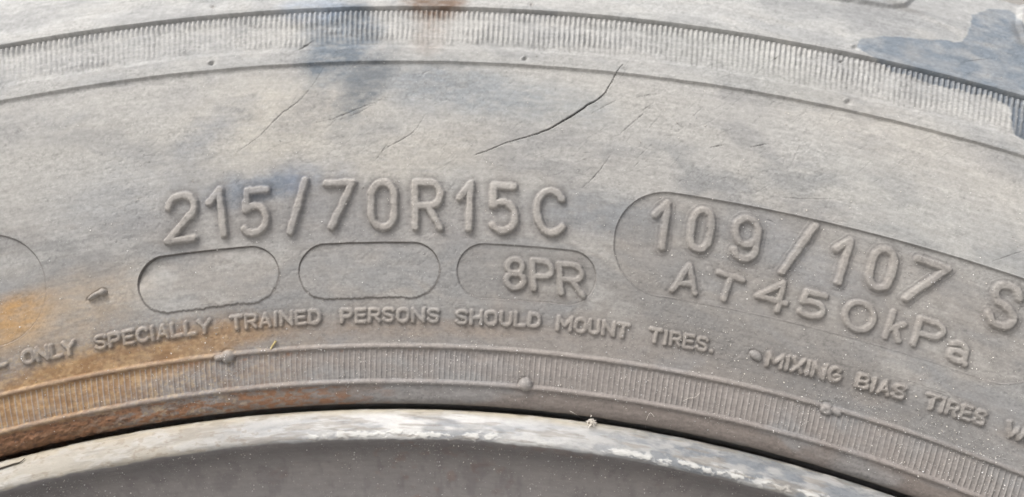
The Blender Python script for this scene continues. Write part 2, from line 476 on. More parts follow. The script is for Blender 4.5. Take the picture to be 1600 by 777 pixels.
def crack(pts, wmax, depth, dirt=1.0, peak=.5, seed=0):
    L = [locate(*p) for p in pts]
    r0 = float(prof_rz(L[0][1])[0]); th0, t0 = L[0]
    poly = catmull([((a - th0) * r0, b - t0) for a, b in L], 6)
    c = (poly.min(0) + poly.max(0)) / 2; half = (poly.max(0) - poly.min(0)) / 2 + .8
    iu, it = window(th0 + c[0] / r0, t0 + c[1], half[0], half[1])
    if iu.stop <= iu.start or it.stop <= it.start: return
    X = (TH[iu, it] - th0) * r0; Y = T[iu, it] - t0
    X = X + .16 * (fbm(X * 1.1 + seed, Y * 1.1, 81, 3) - .5); Y = Y + .16 * (fbm(X * 1.1, Y * 1.1 + seed, 82, 3) - .5)
    X = X + .05 * (vnoise(X * 4.5 + seed, Y * 4.5, 85) - .5); Y = Y + .07 * (vnoise(X * 4.5, Y * 4.5 + seed, 86) - .5)
    d, s = polydist(X, Y, poly, True)
    w = wmax * (.10 + .9 * np.exp(-((s - peak) / .22) ** 2)) * smooth(0, .06, s) * smooth(1, .94, s) * (.55 + .9 * fbm(s * 14 + seed, s * 0, 83, 2))
    m = smooth(w / 2 + .055, w / 2 - .03, d) * np.clip(wmax / .07, .55, 1)
    H[iu, it] -= depth * m
    H[iu, it] += .05 * np.exp(-((d - w / 2 - .15) / .16) ** 2) * min(wmax / .4, 1) ** 2
    CRACK[iu, it] = np.maximum(CRACK[iu, it], dirt * m)
crack([(972, 103), (962, 116), (955, 130), (945, 146), (934, 156), (920, 163), (903, 175), (880, 189), (855, 203), (830, 212), (795, 222), (765, 234), (742, 242)], .18, .40, 1.0, .40)
for i, (pts, w, dirt) in enumerate([
        ([(506, 104), (492, 128), (470, 155), (440, 178), (405, 213), (370, 238)], .12, .55),
        ([(478, 191), (510, 189), (545, 176), (575, 164), (606, 152)], .10, .5),
        ([(532, 187), (560, 176), (590, 160)], .08, .4),
        ([(590, 247), (600, 234), (630, 217), (650, 202), (664, 178)], .12, .45),
        ([(596, 250), (598, 235), (606, 225)], .10, .4),
        ([(640, 118), (665, 113), (682, 104)], .08, .35),
        ([(925, 177), (950, 163), (972, 153)], .08, .4),
        ([(960, 217), (985, 195), (1020, 165)], .09, .5), ([(1000, 176), (1022, 160)], .09, .5),
        ([(1010, 205), (1032, 180)], .08, .4), ([(945, 256), (955, 240)], .08, .4),
        ([(995, 248), (1018, 226)], .07, .35), ([(990, 154), (1012, 149), (1032, 146)], .08, .4),
        ([(1108, 231), (1119, 229), (1132, 226)], .16, .6), ([(1172, 230), (1188, 227), (1204, 225)], .16, .6),
        ([(910, 294), (930, 275), (950, 250)], .10, .5), ([(990, 262), (1000, 252)], .08, .4),
        ([(1060, 203), (1110, 190), (1165, 147)], .06, .25), ([(1550, 409), (1575, 400), (1600, 392)], .09, .35),
        ([(1195, 306), (1240, 310), (1290, 311), (1310, 309)], .08, .3), ([(1196, 342), (1212, 348)], .12, .4),
        ([(1495, 102), (1520, 98), (1552, 95)], .10, .5), ([(1204, 97), (1220, 88)], .14, .5),
        ([(463, 82), (475, 76), (492, 64)], .22, .5), ([(800, 205), (808, 195), (820, 190)], .06, .3),
        ([(1400, 590), (1450, 606), (1500, 622)], .07, .3), ([(1290, 690), (1330, 702)], .07, .2)]):
    crack(pts, w * .80, .04 + w * .35, min(dirt * 1.35, 1), seed=i * 3.7)
# fine age crazing of the upper sidewall: many hair cracks slanting up to the right
for i in range(340):
    px, py = rng.uniform(300, 1600), rng.uniform(105, 300)
    if rng.random() > .25 + .75 * math.exp(-((px - 1000) / 380) ** 2): continue
    L = rng.uniform(8, 34); a = rng.normal(38, 14) * math.pi / 180
    crack([(px, py), (px + L * .5 * math.cos(a), py - L * .5 * math.sin(a) + rng.normal(0, 1.5)), (px + L * math.cos(a), py - L * math.sin(a))], .05, .05, rng.uniform(.15, .5), seed=i)

# shoulder lugs at the top right
def lug(poly_px, h, soft, name, label=None):
    pts = np.array([((a) * 268.0, b) for a, b in [locate(*p) for p in poly_px]])
    j0 = np.searchsorted(t_ax, T1 + .5)
    i0, i1 = np.searchsorted(th_ax, [pts[:, 0].min() / 268 - .01, pts[:, 0].max() / 268 + .01])
    X = TH[i0:i1, j0:] * 268.0; Y = T[i0:i1, j0:] + .35 * (fbm(X / 1.6, T[i0:i1, j0:] / 1.6, 91, 3) - .5)
    inside = np.zeros(X.shape, bool); n = len(pts)
    for i in range(n):
        (x1, y1), (x2, y2) = pts[i], pts[(i + 1) % n]
        c = ((y1 > Y) != (y2 > Y)) & (X < (x2 - x1) * (Y - y1) / (y2 - y1 + 1e-12) + x1)
        inside ^= c
    d = polydist(X, Y, np.vstack([pts, pts[:1]])); sd = np.where(inside, -d, d)
    H[i0:i1, j0:] += h * smooth(soft, -soft, sd)
    pid = new_part(name, P_UPPER, label); ids = ID[i0:i1, j0:]; ids[(sd < 0) & (ids == P_UPPER)] = pid
lug([(1262, -4), (1300, 3), (1345, 10), (1385, 17), (1412, 15), (1424, 3), (1440, -30), (1420, -70), (1240, -70)], .55, .35, "shoulder_lug")
lug([(1588, 22), (1586, 45), (1596, 72), (1640, 90), (1740, 60), (1700, -20), (1600, -20)], .50, .35, "shoulder_lug")
lug([(0, -6), (60, -22), (130, -40), (100, -80), (-90, -40)], .35, .5, "shoulder_lug")

# fine surface roughness
rough = fbm(U / .55, T / .40, 101, 3) - .5
streak = fbm(U / 3.2, T / .32, 102, 3) - .5
pits = smooth(.74, .82, vnoise(U / .42, T / .36, 104)) * smooth(.45, .62, fbm(U / 9, T / 7, 105, 3))
flat = smooth(T3 + .6, T3 + 2, T)
H += (.016 * rough + .010 * streak) * (.5 + .5 * flat) - .030 * pits * flat
up = smooth(T2 - 1, T2 + 1, T)
H += .055 * up * (fbm(U / .9, T / .7, 106, 3) - .5)
beadz = smooth(.1, -1.2, T)
rust_l = smooth(-.10, -.28, TH + .10 * (fbm(U / 7, T / 2, 107, 3) - .5))
H += .45 * beadz * rust_l * (fbm(U / .9, T / .5, 108, 4) - .5)
H += .12 * beadz * (fbm(U / 1.5, T / .6, 109, 3) - .5)

H += .007 * (vnoise(U / .19, T / .17, 164) - .5) * smooth(-1, 1, T)

# ------------------------------------------------------------------ surface colour: dust, clay, rust and damp patches on rubber
def srgb(*c):
    c = np.array(c, float) / 255
    return np.where(c <= .04045, c / 12.92, ((c + .055) / 1.055) ** 2.4)
ALB = 0.47                                          # photograph value -> albedo scale
COL = np.empty(T.shape + (3,))
COL[:] = srgb(197, 195, 191)
ROUGHNESS = np.full(T.shape, .78)
def blend(mask, col):
    sl = (slice(None), slice(None))
    if isinstance(mask, tuple): sl, mask = mask
    m = np.clip(mask, 0, 1)[..., None]
    COL[sl] = COL[sl] * (1 - m) + col * m
def blob(k, px, py, rx, ry, rotd=0.0, edge=.45, seed=0, warp=.6, scale=5.0):
    th, t = locate(px, py); r0 = float(prof_rz(t)[0])
    R_ = (max(rx, ry) if abs(rotd) > 25 else rx) * (1 + edge + warp * .5) / 10.4
    Rt = (max(rx, ry) if abs(rotd) > 25 else ry + rx * math.sin(math.radians(abs(rotd)))) * (1 + edge + warp * .5) / 10.0
    sl = window(th, t, R_, Rt)
    X = (TH[sl] - th) * r0 * 10.8; Y = (T[sl] - t) * 10.4
    c, s = math.cos(math.radians(rotd)), math.sin(math.radians(rotd))
    q = np.hypot((X * c + Y * s) / rx, (-X * s + Y * c) / ry)
    q = q + warp * (fbm(U[sl] / scale + seed, T[sl] / scale + seed * 2, 120 + seed, 4) - .5)
    fine = fbm(U[sl] / 1.5 + seed, T[sl] / .55, 180 + seed, 4)
    m = k * smooth(1 + edge, 1 - edge, q) * np.clip(.35 + 1.3 * fine, 0, 1.15)
    m = m * (1 - .5 * LETTER[sl]) * (1 - .45 * smooth(.35, .9, rid[sl]) * in_l[sl])
    return sl, m
# broad tone: paler above, bare greyer rubber round the markings, darker next to the rim
wu = U + 5 * (fbm(U / 9, T / 9, 151, 3) - .5); wt = T + 5 * (fbm(U / 9 + 5, T / 9, 152, 3) - .5)
n_low = fbm(wu / 22, wt / 6, 111, 4)
n_mid = fbm(U / 7 + 4, T / 2.2, 112, 4)
wipe = fbm((wu - 1.6 * wt) / 12, (wt + .3 * wu) / 4, 153, 4)            # slanting smears left by a wiping hand
blend(.55 * smooth(.44, .66, n_low), srgb(206, 203, 196))
blend(smooth(36, 22, T + 7 * (n_mid - .5)) * .80, srgb(173, 168, 162))
blend(smooth(16, 8, T + 5 * (n_mid - .5)) * .80, srgb(160, 153, 147))
blend(smooth(5.6, 3.5, T) * .7, srgb(154, 146, 141))
blend(smooth(.2, -1.0, T) * .8, srgb(138, 127, 120))
blend(smooth(T2 - .3, T2 + .5, T) * .6, srgb(192, 193, 192))
blend(smooth(T1 + .2, T1 + 2.5, T) * .7, srgb(206, 206, 203))
blend(.50 * smooth(.50, .68, fbm(wu / 16 + 9, wt / 6, 113, 4)), srgb(160, 162, 163))
blend(.34 * smooth(.50, .68, wipe) * smooth(-2, 4, T), srgb(150, 151, 153))
blend(.45 * smooth(.48, .36, wipe) * smooth(8, 14, T), srgb(205, 203, 198))
# patches
blend(blob(.55, 430, 190, 150, 62, 12, .6, 1), srgb(216, 210, 198))
blend(blob(.45, 660, 240, 120, 40, 8, .6, 2), srgb(212, 206, 195))
blend(blob(.60, 740, 140, 170, 36, -6, .6, 3), srgb(156, 164, 171))
blend(blob(.75, 528, 70, 74, 50, 60, .5, 4, 1.1, 2.6), srgb(112, 126, 140))
blend(blob(.45, 490, 20, 55, 22, 0, .5, 5), srgb(165, 182, 204))
blend(blob(.75, 570, 135, 62, 24, 50, .5, 6, 1.0, 2.6), srgb(122, 129, 136))
blend(blob(.55, 330, 205, 60, 26, 35, .6, 27, 1.0, 3.0), srgb(164, 167, 172))
blend(blob(.5, 480, 175, 50, 26, 40, .6, 28, 1.0, 3.0), srgb(166, 164, 162))
blend(blob(.85, 683, 12, 44, 30, 0, .5, 7, 1.2, 2.0), srgb(138, 114, 96))
blend(blob(.30, 670, 60, 26, 30, 0, .5, 8), srgb(165, 145, 130))
blend(blob(.75, 425, 290, 95, 24, 8, .6, 9, 1.1, 2.8), srgb(153, 160, 171))
blend(blob(.75, 400, 300, 50, 14, 10, .7, 10, 1.1, 2.0), srgb(116, 130, 146))
blend(blob(.55, 462, 288, 16, 14, 10, .7, 11), srgb(132, 146, 168))
blend(blob(.35, 210, 300, 150, 60, 10, .6, 12), srgb(184, 186, 188))
blend(blob(.65, 930, 330, 110, 30, 0, .6, 13), srgb(156, 160, 164))
blend(blob(.35, 1240, 400, 110, 30, -18, .6, 14), srgb(184, 190, 197))
blend(blob(.55, 1150, 540, 240, 40, -16, .6, 29), srgb(138, 136, 134))
blend(blob(.5, 1420, 640, 220, 30, -20, .6, 30), srgb(140, 137, 134))
blend(blob(.45, 560, 340, 330, 45, 0, .5, 31), srgb(160, 158, 158))
blend(blob(.30, 1450, 330, 200, 60, -14, .6, 15), srgb(200, 202, 200))
blend(blob(.40, 1400, 220, 190, 50, -14, .6, 16), srgb(214, 209, 200))
blend(blob(.40, 1140, 90, 180, 40, -10, .6, 17), srgb(206, 206, 200))
# damp dark patch with a sharp outline, top right
th_a, _ = locate(1340, 60)
damp_poly = [locate(*p) for p in [(1340, 66), (1360, 62), (1400, 61), (1440, 65), (1475, 67), (1488, 71), (1503, 68), (1511, 54), (1516, 28), (1540, 18), (1575, 20), (1590, 40), (1600, 68), (1700, 110),
                                  (1700, 300), (1600, 220), (1583, 213), (1578, 190), (1576, 168), (1560, 160), (1545, 151), (1520, 150), (1500, 143), (1470, 138), (1440, 130), (1415, 120), (1392, 114), (1375, 102), (1350, 90), (1336, 78)]]
pts = np.array([(a * 262.0, b) for a, b in damp_poly])
i0 = int(np.searchsorted(th_ax, th_a - .03)); j0 = int(np.searchsorted(t_ax, T2))
ds = (slice(i0, None), slice(j0, None))
wx = TH[ds] * 262.0 + .8 * (fbm(U[ds] / 1.0, T[ds] / 1.0, 131, 3) - .5); wy = T[ds] + .5 * (fbm(U[ds] / 1.0 + 8, T[ds] / 1.0, 132, 3) - .5)
ins = np.zeros(wx.shape, bool)
for i in range(len(pts)):
    (x1, y1), (x2, y2) = pts[i], pts[(i + 1) % len(pts)]
    ins ^= ((y1 > wy) != (y2 > wy)) & (wx < (x2 - x1) * (wy - y1) / (y2 - y1 + 1e-12) + x1)
damp = np.zeros(T.shape); damp[ds] = ins
for _ in range(1):
    damp[1:-1] = .25 * damp[:-2] + .5 * damp[1:-1] + .25 * damp[2:]
    damp[:, 1:-1] = .25 * damp[:, :-2] + .5 * damp[:, 1:-1] + .25 * damp[:, 2:]
dm = fbm(U / 2.4, T / 1.6, 133, 4)
blend(.45 * np.clip(5 * damp * (1 - damp), 0, 1), srgb(216, 214, 208))
blend(damp * (.85 + 1.5 * (dm - .5)), srgb(138, 148, 158))
blend(damp * smooth(T1 + .1, T1 - .3, T) * .8, srgb(98, 108, 120))
ROUGHNESS -= .15 * damp
blend(blob(.5, 1592, 60, 14, 26, 20, .5, 18), srgb(120, 116, 112))
blend(blob(.4, 1400, 14, 40, 8, -10, .5, 19), srgb(140, 136, 130))  # painted shade below the lower edge of the lug
# clay and rust, lower left
clay_n = fbm(U / 3, T / 1.2, 141, 4)
blend(blob(.85, 15, 505, 75, 32, 14, .5, 20), srgb(206, 160, 98))
blend(blob(.50, 90, 500, 120, 50, 14, .6, 21), srgb(200, 178, 150))
blend(blob(.80, 70, 598, 150, 26, 12, .5, 22), srgb(188, 150, 102))
blend(blob(.75, 270, 552, 130, 26, 10, .5, 23), srgb(182, 148, 108))
blend(blob(.85, 70, 636, 200, 44, 12, .5, 24, 1.0, 3.0), srgb(176, 138, 96))
blend(blob(.50, 380, 520, 90, 16, 6, .5, 25), srgb(178, 146, 112))
blend(blob(.32, 620, 512, 200, 12, 0, .6, 26), srgb(172, 150, 128))
blend(.35 * smooth(-.02, -.2, TH) * smooth(.45, .7, clay_n) * smooth(14, 6, T), srgb(136, 100, 68))
gran = fbm(U / .55, T / .40, 144, 3)
blend(.30 * smooth(-.03, -.16, TH + .08 * (n_mid - .5)) * smooth(14, 8, T) * smooth(.52, .64, gran), srgb(140, 106, 72))
blend(.35 * smooth(-.06, -.18, TH) * smooth(13, 8, T) * smooth(.46, .36, gran), srgb(212, 182, 136))
rust_n = fbm(U / 1.4, T / .45, 142, 4)
blend(smooth(-.20, -.27, TH + .08 * (n_mid - .5)) * smooth(-.2, -.8, T), srgb(126, 90, 60))
blend(smooth(.0, -.13, TH + .16 * (n_mid - .5)) * smooth(-.2, -.7, T) * smooth(.45, .6, rust_n) * .9, srgb(150, 106, 74))
blend(smooth(-.10, -.24, TH) * smooth(-.2, -.8, T) * smooth(.6, .7, fbm(U / .8, T / .4, 143, 3)), srgb(104, 72, 50))
blend(.5 * smooth(.60, .70, rust_n) * smooth(T3 - .2, T3 - .5, T) * smooth(T3 - 1.4, T3 - .7, T) * smooth(.02, -.06, TH), srgb(176, 126, 96))
# dust on raised characters, dirt in cracks
blend(.55 * TOPS, srgb(178, 174, 170))
blend(.35 * LETTER * (.5 + n_mid), srgb(193, 184, 174))
blend(.30 * smooth(.55, .9, rib_u) * ends_u, srgb(212, 210, 205))
blend(.6 * smooth(.4, .9, rid) * in_l, srgb(190, 184, 179))
blend(.25 * (ln(T3, .33) + ln(0, .34)), srgb(184, 172, 164))
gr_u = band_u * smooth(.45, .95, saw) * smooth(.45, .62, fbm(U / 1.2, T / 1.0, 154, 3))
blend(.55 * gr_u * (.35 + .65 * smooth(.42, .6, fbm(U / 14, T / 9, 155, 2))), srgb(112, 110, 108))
blend(PANEL * (.4 + 1.2 * n_mid), srgb(150, 144, 138))
blend(np.clip(DIRT, 0, .85), srgb(116, 110, 106))
blend(CRACK, srgb(48, 44, 42))
ROUGHNESS += .1 * LETTER
# grain
g = (rough * .26 + streak * .16)[..., None]
grit = vnoise(U / .17, T / .15, 161) - .5
grit2 = vnoise(U / .33 + 3, T / .26, 162) - .5
g = g + ((.20 * grit + .13 * grit2) * (.55 + .9 * n_mid))[..., None]
pore = smooth(.70, .80, vnoise(U / .30 + 9, T / .24, 163)) * smooth(.40, .60, n_mid)
g = g - .12 * pore[..., None]
COL *= (1 + g * 1.1) * ALB
COL = np.clip(COL, .004, .8)

# ------------------------------------------------------------------ grid -> mesh objects
def grid_positions(TH, T, H):
    return surf_pos(TH, T, H)
POS = grid_positions(TH, T, H)
du = np.empty_like(POS); du[1:-1] = POS[2:] - POS[:-2]; du[0] = POS[1] - POS[0]; du[-1] = POS[-1] - POS[-2]
dv = np.empty_like(POS); dv[:, 1:-1] = POS[:, 2:] - POS[:, :-2]; dv[:, 0] = POS[:, 1] - POS[:, 0]; dv[:, -1] = POS[:, -1] - POS[:, -2]
NRM = np.cross(du, dv); NRM /= np.linalg.norm(NRM, axis=-1, keepdims=True) + 1e-12
WPOS = to_world(POS).reshape(-1, 3); WN = dir_world(NRM).reshape(-1, 3)
RGBA = np.concatenate([COL, ROUGHNESS[..., None]], -1).reshape(-1, 4)
SURF = np.stack([U, T, H * 0], -1).reshape(-1, 3)
del du, dv, NRM, POS

def build_mesh(name, verts, quads, normals=None, rgba=None, surf=None):
    me = bpy.data.meshes.new(name)
    me.vertices.add(len(verts)); me.vertices.foreach_set("co", np.ascontiguousarray(verts, np.float32).ravel())
    n = len(quads); kk = quads.shape[1]
    me.loops.add(n * kk); me.loops.foreach_set("vertex_index", np.ascontiguousarray(quads, np.int32).ravel())
    me.polygons.add(n); me.polygons.foreach_set("loop_start", np.arange(0, n * kk, kk, dtype=np.int32))
    me.update(calc_edges=True)
    me.polygons.foreach_set("use_smooth", np.ones(n, bool))
    if rgba is not None:
        a = me.attributes.new("tint", 'FLOAT_COLOR', 'POINT'); a.data.foreach_set("color", np.ascontiguousarray(rgba, np.float32).ravel())
    if surf is not None:
        a = me.attributes.new("surf", 'FLOAT_VECTOR', 'POINT'); a.data.foreach_set("vector", np.ascontiguousarray(surf, np.float32).ravel())
    if normals is not None:
        me.normals_split_custom_set_from_vertices(np.ascontiguousarray(normals, np.float32).tolist())
    return me

def link(name, me, mat, parent=None):
    o = bpy.data.objects.new(name, me)
    if me is not None and mat is not None: me.materials.append(mat)
    scene.collection.objects.link(o)
    if parent is not None: o.parent = parent
    return o

def tag(o, label=None, category=None, group=None, kind=None):
    for kx, v in (("label", label), ("category", category), ("group", group), ("kind", kind)):
        if v: o[kx] = v
    return o

# ------------------------------------------------------------------ materials
def nodes_of(m):
    m.use_nodes = True
    return m.node_tree.nodes, m.node_tree.links, m.node_tree.nodes["Principled BSDF"]

def weathered(name, spec=.35, speck=.5, grain=.5, bump_mm=.05, metal=0.0, rough_var=.15):
    """vertex tint (dust, clay, rust) with fine procedural grain, pale specks and relief, mapped in millimetres on the surface"""
    m = bpy.data.materials.new(name); N, L, P = nodes_of(m)
    at = N.new("ShaderNodeAttribute"); at.attribute_name = "tint"
    sf = N.new("ShaderNodeAttribute"); sf.attribute_name = "surf"
    def noise(scale, detail=3, rough=.6, sx=1.0):
        mp = N.new("ShaderNodeMapping"); mp.inputs["Scale"].default_value = (sx, 1, 1)
        L.new(sf.outputs["Vector"], mp.inputs[0])
        n = N.new("ShaderNodeTexNoise"); n.inputs["Scale"].default_value = scale; n.inputs["Detail"].default_value = detail
        n.inputs["Roughness"].default_value = rough; L.new(mp.outputs[0], n.inputs["Vector"]); return n
    n1 = noise(7.0, 3, .75); n2 = noise(2.0, 4, .7, .16); n3 = noise(9.0, 2, .6)
    mr = N.new("ShaderNodeMapRange"); mr.inputs[1].default_value = .3; mr.inputs[2].default_value = .7
    mr.inputs[3].default_value = 1 - grain * .5; mr.inputs[4].default_value = 1 + grain * .5
    ad = N.new("ShaderNodeMath"); ad.operation = 'ADD'; L.new(n1.outputs[0], ad.inputs[0]); L.new(n2.outputs[0], ad.inputs[1])
    hv = N.new("ShaderNodeMath"); hv.operation = 'MULTIPLY'; hv.inputs[1].default_value = .5; L.new(ad.outputs[0], hv.inputs[0]); n2.inputs['Detail'].default_value = 2
    L.new(hv.outputs[0], mr.inputs[0])
    mul = N.new("ShaderNodeVectorMath"); mul.operation = 'SCALE'
    L.new(at.outputs["Color"], mul.inputs[0]); L.new(mr.outputs[0], mul.inputs["Scale"])
    vo = N.new("ShaderNodeTexVoronoi"); vo.inputs["Scale"].default_value = 3.2; vo.feature = 'F1'
    L.new(sf.outputs["Vector"], vo.inputs["Vector"])
    big_ = noise(.16, 3, .6)
    rs = N.new("ShaderNodeSeparateColor"); L.new(vo.outputs["Color"], rs.inputs[0])
    sz = N.new("ShaderNodeMapRange"); sz.inputs[1].default_value = .62; sz.inputs[2].default_value = 1.0; sz.inputs[3].default_value = 0.0; sz.inputs[4].default_value = .22
    L.new(rs.outputs[0], sz.inputs[0])
    lt = N.new("ShaderNodeMath"); lt.operation = 'LESS_THAN'; L.new(vo.outputs["Distance"], lt.inputs[0]); L.new(sz.outputs[0], lt.inputs[1])
    dm = N.new("ShaderNodeMapRange"); dm.inputs[1].default_value = .42; dm.inputs[2].default_value = .60; dm.inputs[3].default_value = .15 * speck; dm.inputs[4].default_value = speck
    L.new(big_.outputs[0], dm.inputs[0])
    sm = N.new("ShaderNodeMath"); sm.operation = 'MULTIPLY'; L.new(lt.outputs[0], sm.inputs[0]); L.new(dm.outputs[0], sm.inputs[1])
    mx = N.new("ShaderNodeMix"); mx.data_type = 'RGBA'; L.new(sm.outputs[0], mx.inputs[0]); L.new(mul.outputs[0], mx.inputs[6]); mx.inputs[7].default_value = (.52, .50, .47, 1)
    L.new(mx.outputs[2], P.inputs["Base Color"])
    ra = N.new("ShaderNodeMath"); ra.operation = 'MULTIPLY_ADD'; ra.inputs[1].default_value = rough_var; L.new(n3.outputs[0], ra.inputs[0]); L.new(at.outputs["Alpha"], ra.inputs[2])
    rb = N.new("ShaderNodeMath"); rb.operation = 'SUBTRACT'; rb.inputs[1].default_value = rough_var * .5; rb.use_clamp = True; L.new(ra.outputs[0], rb.inputs[0])
    L.new(rb.outputs[0], P.inputs["Roughness"])
    hsum = N.new("ShaderNodeMath"); hsum.operation = 'ADD'; L.new(n1.outputs[0], hsum.inputs[0]); L.new(n3.outputs[0], hsum.inputs[1])
    h2 = N.new("ShaderNodeMath"); h2.operation = 'MULTIPLY_ADD'; h2.inputs[1].default_value = .9; L.new(sm.outputs[0], h2.inputs[0]); L.new(hsum.outputs[0], h2.inputs[2])
    bp = N.new("ShaderNodeBump"); bp.inputs["Strength"].default_value = 1.0; bp.inputs["Distance"].default_value = bump_mm * .001
    L.new(h2.outputs[0], bp.inputs["Height"]); L.new(bp.outputs[0], P.inputs["Normal"])
    P.inputs["Specular IOR Level"].default_value = spec; P.inputs["Metallic"].default_value = metal
    return m

def plain(name, col, rough=.7, spec=.3, metal=0.0):
    m = bpy.data.materials.new(name); N, L, P = nodes_of(m)
    tc = N.new("ShaderNodeTexCoord"); n = N.new("ShaderNodeTexNoise"); n.inputs["Scale"].default_value = 900; n.inputs["Detail"].default_value = 3
    L.new(tc.outputs["Object"], n.inputs["Vector"])
    mr = N.new("ShaderNodeMapRange"); mr.inputs[3].default_value = .7; mr.inputs[4].default_value = 1.25; L.new(n.outputs[0], mr.inputs[0])
    mul = N.new("ShaderNodeVectorMath"); mul.operation = 'SCALE'; mul.inputs[0].default_value = col; L.new(mr.outputs[0], mul.inputs["Scale"])
    L.new(mul.outputs[0], P.inputs["Base Color"]); P.inputs["Roughness"].default_value = rough
    P.inputs["Specular IOR Level"].default_value = spec; P.inputs["Metallic"].default_value = metal
    return m

M_RUBBER = weathered("dusty_rubber", .42, .40, .30, .020)
M_LIP = weathered("worn_painted_metal", .5, .15, .22, .05, 0.0)
M_FACE = weathered("dusty_grey_paint", .5, .55, .30, .035, 0.0)
M_CASING = plain("plain_rubber", (.16, .155, .15), .85)
M_SAND = bpy.data.materials.new("pale_sand"); N, L, P = nodes_of(M_SAND)
_a = N.new("ShaderNodeAttribute"); _a.attribute_name = "tint"; L.new(_a.outputs["Color"], P.inputs["Base Color"]); P.inputs["Roughness"].default_value = .35

# ------------------------------------------------------------------ ground the wheel stands on (below the view)
gm = bpy.data.materials.new("ground_concrete"); N, L, P = nodes_of(gm)
n = N.new("ShaderNodeTexNoise"); n.inputs["Scale"].default_value = 14; n.inputs["Detail"].default_value = 8
cr = N.new("ShaderNodeValToRGB"); cr.color_ramp.elements[0].color = (.42, .41, .39, 1); cr.color_ramp.elements[1].color = (.58, .565, .54, 1)
L.new(n.outputs[0], cr.inputs[0]); L.new(cr.outputs[0], P.inputs["Base Color"]); P.inputs["Roughness"].default_value = .9
gv = np.array([(-6, -6, 0), (6, -6, 0), (6, 6, 0), (-6, 6, 0)], float)
ground = link("ground", build_mesh("ground", gv, np.array([[0, 1, 2, 3]])), gm); tag(ground, kind="structure")

# ------------------------------------------------------------------ tyre
tyre = bpy.data.objects.new("tyre", None); scene.collection.objects.link(tyre)
tyre.empty_display_size = .05
tag(tyre, "dusty worn black rubber tyre sidewall marked 215/70R15C", "tyre")
FI, FJ = np.meshgrid(np.arange(nu - 1), np.arange(nt - 1), indexing='ij')
quad = np.stack([FI * nt + FJ, (FI + 1) * nt + FJ, (FI + 1) * nt + FJ + 1, FI * nt + FJ + 1], -1).reshape(-1, 4)
fid = ID[:-1, :-1].reshape(-1)
order = np.argsort(fid, kind='stable'); fs = fid[order]
starts = np.searchsorted(fs, np.arange(1, len(parts) + 2))
built = {}
for pid in range(1, len(parts) + 1):
    a, b = starts[pid - 1], starts[pid]
    if b - a < 6: continue
    q = quad[order[a:b]]
    vs, inv = np.unique(q, return_inverse=True)
    name, parent, label = parts[pid]
    me = build_mesh(name, WPOS[vs], inv.reshape(-1, 4), WN[vs], RGBA[vs], SURF[vs])
    par = tyre if parent is None else built.get(parent, tyre)
    o = link(name, me, M_RUBBER, par)
    if label: o["label"] = label
    built[pid] = o

# rest of the tyre: same profile all the way round, both sides
tt = np.concatenate([np.linspace(-10.0, TMAX, 44)])
rest_th = np.linspace(TH1, TH0 + 2 * math.pi, 200)
A_, B_ = np.meshgrid(rest_th, np.concatenate([tt]), indexing='ij')
hh = .34 * smooth(T2 - .1, T2 + .1, B_) + .3 * smooth(T1, T1 + .2, B_)
def revolve(name, A_, B_, P, mat, parent, col, rough=.8):
    ni, nj = A_.shape
    fi, fj = np.meshgrid(np.arange(ni - 1), np.arange(nj - 1), indexing='ij')
    q = np.stack([fi * nj + fj, (fi + 1) * nj + fj, (fi + 1) * nj + fj + 1, fi * nj + fj + 1], -1).reshape(-1, 4)
    rgba = np.empty((ni * nj, 4)); rgba[:, :3] = col; rgba[:, 3] = rough
    surf = np.stack([A_ * RREF, B_, B_ * 0], -1).reshape(-1, 3)
    return link(name, build_mesh(name, to_world(P).reshape(-1, 3), q, None, rgba, surf), mat, parent)
revolve("casing", A_, B_, surf_pos(A_, B_, hh), M_RUBBER, tyre, srgb(190, 186, 180) * ALB)
full_th = np.linspace(0, 2 * math.pi, 257)
r_l, z_l = prof_rz(np.linspace(TMAX, PT[-1], 30))
half = np.stack([r_l, z_l], 1); ZC = -118.0
tread = np.vstack([half, [(341.3, ZC)], np.stack([half[::-1, 0], 2 * ZC - half[::-1, 1]], 1)])
tw = np.linspace(-9, TMAX, 30)[::-1]; rb_, zb_ = prof_rz(tw)
tread = np.vstack([tread, np.stack([rb_, 2 * ZC - zb_], 1)])
A_, B_ = np.meshgrid(full_th, np.arange(len(tread)), indexing='ij')
RR = tread[B_, 0]; ZZ = tread[B_, 1]
HH0 = .34 + .3
RR = RR + np.where(B_ == 0, 0, 0)
revolve("tread", A_, B_ * 2.0, np.stack([RR * np.sin(A_), RR * np.cos(A_), ZZ + .45], -1), M_RUBBER, tyre, srgb(170, 166, 160) * ALB)

# ------------------------------------------------------------------ wheel rim: lip and face
wheel = bpy.data.objects.new("wheel_rim", None); scene.collection.objects.link(wheel)
wheel.empty_display_size = .05
tag(wheel, "grey metal wheel rim with chipped pale lip inside the tyre", "wheel rim")
RP = catmull([(206.2, -32), (206.9, -27), (207.5, -22), (208.05, -19.3), (208.12, -18.2), (207.75, -17.45), (206.6, -16.85), (205.3, -16.45), (204.2, -16.4),
              (203.6, -16.85), (203.2, -17.9), (202.75, -19.6), (201.9, -21.4), (200.2, -23.2), (197.4, -24.5), (193, -25.3), (186, -25.6), (176, -25.2), (165, -26.5), (150, -33), (130, -40), (100, -44), (70, -40), (60, -36), (30, -36), (.5, -36)], 10)
RT = np.concatenate([[0], np.cumsum(np.hypot(*np.diff(RP, axis=0).T))])
RT0 = np.interp(-(203.8), -RP[:, 0], RT); RT = RT - RT0      # 0 at the inner edge of the lip, grows towards the hub
